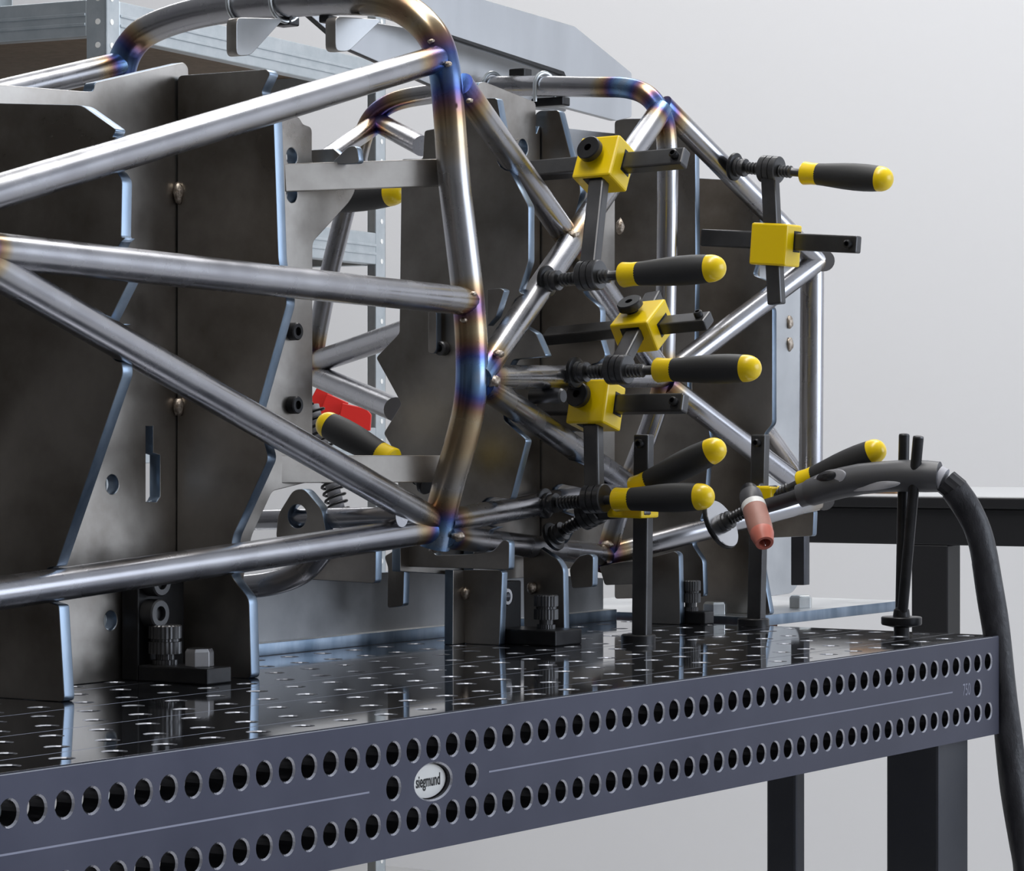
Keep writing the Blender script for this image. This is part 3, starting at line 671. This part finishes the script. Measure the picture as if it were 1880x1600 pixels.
clamp('screw clamp tilted over the middle, knob on top, pressing the horizontal tube', 600, ((1000, 608), (1298, 579)), ((1136, 679), (1215, 550)), (1180, 600), (1052, 684), (1206, 680), (1395, 677), (-6, 2), sh=668)
clamp('screw clamp with round knob and upright arm hanging below its yellow head', 625, ((985, 742), (1253, 738)), ((1094, 916), (1098, 716)), (1094, 745), (996, 925), (1130, 918), (1309, 914), (-6, 4), sh=650)
c5 = clamp('screw clamp standing on the table with toothed upright bar and raised handle', 655, ((1172, 1180), (1176, 798)), ((1085, 942), (1195, 930)), (1162, 934), (1012, 988), (1164, 898), (1334, 833), None, hs=(9, 20), bar_w=17)
c6 = clamp('screw clamp with upright bar and big bright washer beside the torch nozzle', 938, ((1383, 1146), (1391, 798)), ((1392, 916), (1430, 905)), (1402, 908), (1318, 966), (1470, 886), (1628, 836), None, hs=(9, 18), big=True, pad_r=28, bar_w=17)
clamp('screw clamp at the nose of the frame, black arm upright against the white wall', 968, ((1285, 436), (1572, 449)), ((1415, 311), (1420, 560)), (1424, 450), (1345, 306), (1475, 318), (1638, 328), None, hr=14.5)
for nm, c_, px in (('a', c5, (1155, 1186)), ('b', c6, (1378, 1146))):
    f = at(px[0], px[1], 'h', 0); s_ = 661.5 if c_ is c5 else 944; t_ = f.y
    lathe('foot', [(0, 17), (7, 17), (8, 16), (8, 0.5)], (s_, at(1172 if c_ is c5 else 1383, 1180 if c_ is c5 else 1146, 's', s_).y, 0), (0, 0, 1), 'black_oxide', c_, n=28)
# rows of clamping teeth down the near side of the upright bars
for c_, s_, p0, p1 in ((c5, 661.5, (1172, 1176), (1176, 802)), (c6, 944.5, (1383, 1140), (1391, 802))):
    a, b_ = at(*p0, 's', s_), at(*p1, 's', s_); V = []; F = []; n = 70
    for k in range(n):
        p = a + (b_ - a) * (k + 0.5) / n
        v2, f2 = box_data(p + Vector((0, -8.7, 0)), Vector((4, 0, 0)), Vector((0, 0.7, 0)), Vector((0, 0, 1.2))); m0 = len(V); V += v2; F += [tuple(i + m0 for i in f) for f in f2]
    t_ = mk('toothed_edge', V, F, 'plate_edge_daylight', c_); t_['kind'] = 'stuff'
# clamps on the far side of the frame: only their grips show through the gaps
def far_clamp(label, s, hstart, tip, pad, hr):
    P = lambda xy: at(xy[0], xy[1], 's', s)
    r = thing('screw_clamp', label, 'clamp', P(hstart), 'screw clamps with black and yellow grips')
    spindle(P(pad), P(hstart), r); handle(P(hstart), P(tip) - P(hstart), (P(tip) - P(hstart)).length, hr, r)
far_clamp('screw clamp grip showing below the upper cross bar behind the frame', 780, (560, 378), (742, 352), (480, 388), 15)
far_clamp('screw clamp grip pointing up left behind the lower cross bar', 420, (722, 846), (587, 772), (790, 884), 14)

# ================================================================== welding torch, its rest and hose
rest = thing('torch_rest', 'forked torch rest of two black rods on a round foot', 'torch rest', (925, 97, 0))
fs, ft = 925, 97
V, F = lathe_data([(0, 8), (6, 8), (6, 9), (8.5, 20), (10, 21), (16, 21), (17, 20), (17, 9), (24, 8), (27, 5), (27, 0.5)], (fs, ft, 0), (0, 0, 1), 28)
o = mk('foot', V, F, 'black_oxide', rest); shade(o.data)
for (x, y, ds, r) in ((1660, 800, 10, 5.6), (1686, 804, -10, 5.6)):
    a = Vector((fs + ds * 0.2, ft + (2 if ds > 0 else -2), 22)); b_ = at(x, y, 's', fs + ds)
    V, F = tube_data(resample([a, b_], 20), r, 16); o = mk('fork_rod', V, F, 'black_oxide', rest); shade(o.data)
    lathe('rod_end', [(0, r), (1.5, r * 0.9), (2.2, r * 0.5), (2.2, 0.2)], b_, b_ - a, 'dark_bar', rest, n=16)
torch = thing('welding_torch', 'grey welding torch with pink ceramic nozzle lying in the forked rest', 'welding torch', at(1660, 880, 's', 918))
tp = lambda x, y, s: at(x, y, 's', s)
hp = [(1725, 876, 930, 15.7), (1700, 875, 927, 16.5), (1660, 874, 924, 16.5), (1620, 876, 921, 16.2), (1580, 880, 918, 16.2), (1545, 887, 914, 16.0), (1510, 897, 910, 15.3), (1488, 905, 907, 14.2), (1474, 909, 905, 11.0)]
P = [tp(x, y, s) for x, y, s, r in hp]; rr = [r for *_, r in hp]
Q = resample(P, 5); R = []
for q in Q:
    best = min(range(len(P) - 1), key=lambda i: (q - (P[i] + (P[i + 1] - P[i]) * max(0, min(1, (q - P[i]).dot(P[i + 1] - P[i]) / (P[i + 1] - P[i]).length_squared)))).length)
    f = max(0, min(1, (q - P[best]).dot(P[best + 1] - P[best]) / (P[best + 1] - P[best]).length_squared)); R.append(rr[best] * (1 - f) + rr[best + 1] * f)
V, F = tube_data(Q, R, 28); grip = mk('torch_handle', V, F, 'torch_grey', torch); shade(grip.data)
def inlay(name, pts, r_off, m, parent, width, s_side=-1):
    """raised oval inlay following the side of the handle"""
    V = []; F = []; n = len(pts)
    for (x, y, s, ww) in pts:
        c = tp(x, y, s); V += [c + Vector((-r_off, 0, ww)), c + Vector((-r_off - 0.8, 0, 0)), c + Vector((-r_off, 0, -ww))]
    for i in range(n - 1):
        for k in range(2): F.append((3 * i + k, 3 * i + k + 1, 3 * i + k + 4, 3 * i + k + 3))
    o = mk(name, V, F, m, parent); 
    md = o.modifiers.new('thickness', 'SOLIDIFY'); md.thickness = 0.0016; md.offset = 0
    shade(o.data); return o
def oval_patch(name, cx, cy, s, ax, ay, ang, m, parent, off, bulge=1.5, n=28):
    c = tp(cx, cy, s) + Vector((-off, 0, 0)); dt = (tp(cx - 10, cy, s) - tp(cx, cy, s)).normalized(); up = Vector((0, 0, 1))
    e1 = dt * math.cos(ang) + up * math.sin(ang); e2 = -dt * math.sin(ang) + up * math.cos(ang); V = []; F = []
    rings = ((1.0, 3.0), (1.0, 0.0), (0.9, -0.6), (0.5, -bulge), (0.05, -bulge))
    for k, z in rings:
        for i in range(n):
            w = 2 * math.pi * i / n; V.append(c + e1 * ax * k * math.cos(w) + e2 * ay * k * math.sin(w) + Vector((z, 0, 0)))
    for j in range(len(rings) - 1):
        for i in range(n): F.append((j * n + i, j * n + (i + 1) % n, (j + 1) * n + (i + 1) % n, (j + 1) * n + i))
    F.append(tuple(range((len(rings) - 1) * n, len(rings) * n))); F.append(tuple(range(n))[::-1])
    o = mk(name, V, F, m, parent); shade(o.data); return o
ring = oval_patch('switch_surround', 1531, 880, 912, 20, 9.2, -0.28, 'torch_light', torch, 12.6, 0.8)
oval_patch('switch_button', 1528, 875, 912, 11.5, 5.6, -0.22, 'rubber', torch, 14.0, 2.4)
oval_patch('grip_inlay', 1612, 893, 920, 31, 4.4, -0.10, 'torch_light', torch, 13.8, 0.9)
lathe('handle_collar', [(0, 9), (0, 12.6), (14, 12.2), (14, 8)], tp(1490, 904, 907), tp(1468, 911, 905) - tp(1490, 904, 907), 'torch_grey', torch, n=28)
neck = [tp(1476, 908, 906), tp(1440, 920, 902), tp(1402, 931, 898)]
V, F = tube_data(resample(smooth_path(neck, 30), 4), 7.6, 20); o = mk('torch_neck', V, F, 'rubber', torch); shade(o.data)
h0, h1_, = tp(1375, 900, 900), tp(1404, 998, 858); dh = (h1_ - h0)
hl = dh.length; dh.normalize()
lathe('back_cap', [(-3, 2), (-3, 8), (-1, 9), (6, 9), (7, 11), (9, 11), (10, 8)], h0, dh, 'black_oxide', torch, n=24)
lathe('torch_head', [(6, 5), (6, 11.5), (10, 12.2), (22, 12.4), (23, 12)], h0, dh, 'torch_grey', torch, n=28)
lathe('insulator_ring', [(22.5, 9), (22.5, 12.8), (30, 13.0), (30, 8)], h0, dh, 'white_plastic', torch, n=28)
noz = lathe('ceramic_nozzle', [(29.5, 8), (29.5, 12.9), (hl * 0.72, 13.0), (hl * 0.80, 12.2)], h0, dh, 'ceramic_pink', torch, n=28)
lathe('nozzle_lip', [(hl * 0.79, 12.3), (hl * 0.84, 12.5), (hl * 0.92, 11.0), (hl, 9.4), (hl, 6.4), (hl * 0.85, 6.0), (hl * 0.85, 0.4)], h0, dh, 'ceramic_red', torch, n=28)
lathe('tungsten_electrode', [(hl * 0.84, 1.2), (hl * 1.0, 1.2), (hl * 1.05, 0.2)], h0, dh, 'bright_steel', torch, n=10)
lathe('strain_collar', [(0, 12), (0, 12.8), (7, 12.2), (7, 8)], tp(1722, 877, 930), tp(1740, 885, 932) - tp(1722, 877, 930), 'torch_light', torch, n=28)
nut = knurl('hose_nut', tp(1736, 884, 931), tp(1765, 908, 936) - tp(1736, 884, 931), [(0, 12), (0.5, 13.5), (16, 13.5), (17, 12)], 'rubber', torch, 24)
hs_ = [(1752, 897, 934), (1776, 930, 940), (1800, 990, 948), (1817, 1070, 956), (1831, 1170, 964), (1842, 1280, 970), (1856, 1400, 974), (1870, 1500, 976), (1888, 1620, 978), (1900, 1800, 980)]
P = resample(smooth_path([tp(*p) for p in hs_], 60), 4)
wob = lambda j, w: 1 + 0.05 * math.sin(w * 1 + j * 0.21) + 0.06 * abs(math.sin(w * 1.0 - j * 0.13)) ** 3 + 0.025 * math.sin(w * 3 + j * 0.35)
V, F = tube_data(P, 13.6, 28, wob=wob); o = mk('hose_sleeve', V, F, 'hose_leather', torch, label='wrinkled black leather hose sleeve'); shade(o.data, 1.2)

# ================================================================== second workbench behind
ZB = 4450
bench = thing('workbench', 'black steel workbench with pale top behind the torch', 'workbench', atz(1700, 960, ZB))
c0 = Vector(atz(1420, 915, ZB)); dirt = Vector((0.10, -0.995, 0)).normalized(); dirs = Vector((0.995, 0.10, 0))
def bbox(name, t0, t1, d0, d1, z0, z1, m):
    c = c0 + dirt * (t0 + t1) / 2 + dirs * (d0 + d1) / 2; c.z = (z0 + z1) / 2
    V, F = box_data(c, dirt * (t1 - t0) / 2, dirs * (d1 - d0) / 2, Vector((0, 0, (z1 - z0) / 2))); mk(name, V, F, m, bench, bevel=2)
zt = c0.z
bbox('bench_top', 0, 900, 0, 700, zt - 8, zt + 6, 'bench_top'); bbox('front_edge', 0, 900, -6, 0, zt - 12, zt + 4, 'bench_black')
bbox('apron', 0, 900, 4, 40, zt - 66, zt - 12, 'bench_black')
for a in (217, 400): bbox('leg', a, a + 56, 4, 60, -850, zt - 66, 'bench_black')
bbox('leg', 400, 456, 640, 696, -850, zt - 8, 'bench_black')
for k, (x, dx, m) in enumerate(((1580, 70, 'wood'),)):
    p = Vector(atz(x, 910, ZB + 60)); o = box('wood_offcut', (p.x, p.y - 60, zt + 6), (p.x + 60, p.y + 20, zt + 26), m, None, 3); tag(o, 'small brown wooden offcut lying on the workbench behind the torch', 'wood block')

# ================================================================== shelving behind, galvanised
rack = thing('shelving_rack', 'galvanised steel shelving rack with chipboard shelves in the background', 'shelving', Vector(atz(195, 1100, 4800)) * 1.0)
r0 = Vector(atz(195, 25, 4800)); r1 = Vector(atz(708, 140, 5650)); rd = (r1 - r0); rd.z = 0; rlen = rd.length; rd.normalize(); rn = Vector((-rd.y, rd.x, 0))
rack.location = W((r0.x, r0.y, -850))
def rbox(name, a0, a1, b0, b1, z0, z1, m, bevel=1.0, parent=rack):
    c = r0 + rd * (a0 + a1) / 2 + rn * (b0 + b1) / 2; c.z = (z0 + z1) / 2
    V, F = box_data(c, rd * (a1 - a0) / 2, rn * (b1 - b0) / 2, Vector((0, 0, (z1 - z0) / 2))); return mk(name, V, F, m, parent, bevel=bevel)
DEPTH = 900
levels = (883, 557, 188, -300, -750)
for a in (0, rlen):
    for b_ in (0, DEPTH):
        sgn = 1 if a == 0 else -1; sb = 1 if b_ == 0 else -1
        pst = rbox('post_flange', min(a, a + sgn * 38), max(a, a + sgn * 38), min(b_, b_ + sb * 3), max(b_, b_ + sb * 3), -850, 1100, 'galvanised', 0.5)
        rbox('post_flange', min(a, a + sgn * 3), max(a, a + sgn * 3), min(b_, b_ + sb * 38), max(b_, b_ + sb * 38), -850, 1100, 'galvanised', 0.5)
        if b_ == 0:
            for z in range(-800, 1100, 38):
                c = r0 + rd * (a + sgn * 16) ; c.z = z
                lathe('key_hole', [(0, 5), (0.5, 5), (0.5, 0.2)], c - rn * 0.2, -rn, 'white_plastic', pst, n=10)
                if a == 0:
                    c = r0 + rn * 16 ; c.z = z; lathe('key_hole', [(0, 5), (0.5, 5), (0.5, 0.2)], c - rd * 0.2, -rd, 'white_plastic', pst, n=10)
for z in levels:
    for b_ in (0, DEPTH):
        sb = 1 if b_ == 0 else -1
        bm_ = rbox('beam', 38, rlen - 38, min(b_, b_ + sb * 24), max(b_, b_ + sb * 24), z - 34, z + 26, 'galvanised', 2)
        if b_ == 0:
            for q in (-14, 2): rbox('beam_ridge', 40, rlen - 40, -2.5, 0.2, z + q - 2.5, z + q + 2.5, 'galvanised', 1, bm_)
    for a in (0, rlen):
        sg = 1 if a == 0 else -1
        bm_ = rbox('beam', min(a, a + sg * 24), max(a, a + sg * 24), 38, DEPTH - 38, z - 34, z + 26, 'galvanised', 2)
        if a == 0:
            for q in (-14, 2): rbox('beam_ridge', -2.5, 0.2, 40, DEPTH - 40, z + q - 2.5, z + q + 2.5, 'galvanised', 1, bm_)
    rbox('shelf_board', 26, rlen - 26, 26, DEPTH - 26, z + 4, z + 20, 'chipboard', 1)
# red magnetic squares on a shelf
def red_piece(name, pts, Zd, th, label):
    P = [Vector(atz(x, y, Zd)) for x, y in pts]; nrm = Vector((ST, CT, 0)); V = P + [p + nrm * th for p in P]; n = len(P)
    F = [tuple(range(n)), tuple(range(n, 2 * n))[::-1]] + [(i, (i + 1) % n, n + (i + 1) % n, n + i) for i in range(n)]
    o = mk(name, V, F, 'red_paint', None, bevel=1.5); return tag(o, label, 'magnet', 'red welding magnets on the shelf')
zs = 188 + 20
yy = CYP + (HC - zs) * FPX / 5380
red_piece('welding_magnet', [(628, 740), (672, 750), (682, 762), (680, yy), (636, yy), (636, 775), (622, 770)], 5380, 14, 'red angular welding magnet on the shelf, with screw, right of the taller ones')
red_piece('welding_magnet', [(600, 722), (640, 740), (600, yy), (575, yy)], 5400, 14, 'red slanted welding magnet leaning on the shelf behind the coiled cord')
red_piece('welding_magnet', [(588, 700), (612, 684), (622, 700), (590, 770), (560, yy), (540, yy)], 5420, 14, 'tall red welding magnet at the back of the shelf behind the crossing tubes')
# coiled cord on its grey tension spring rod
cord = thing('coiled_cord', 'black coiled cord around a pale hose hanging behind the lower cross bar', 'cord', at(600, 930, 's', 520))
c_a, c_b = at(573, 745, 's', 520), at(622, 940, 's', 520)
V, F = tube_data(resample([c_a, c_b], 20), 7, 14); o = mk('hose', V, F, 'torch_light', cord); shade(o.data)
d, u, v = frame_of(c_b - c_a); Lc = (c_b - c_a).length; P = []
for k in range(15 * 14 + 1):
    w = 2 * math.pi * k / 14; P.append(c_a + d * Lc * k / (15 * 14) + (u * math.cos(w) + v * math.sin(w)) * 10.5)
V, F = tube_data(P, 1.5, 6); o = mk('coil', V, F, 'black_oxide', cord); shade(o.data, 1.5)
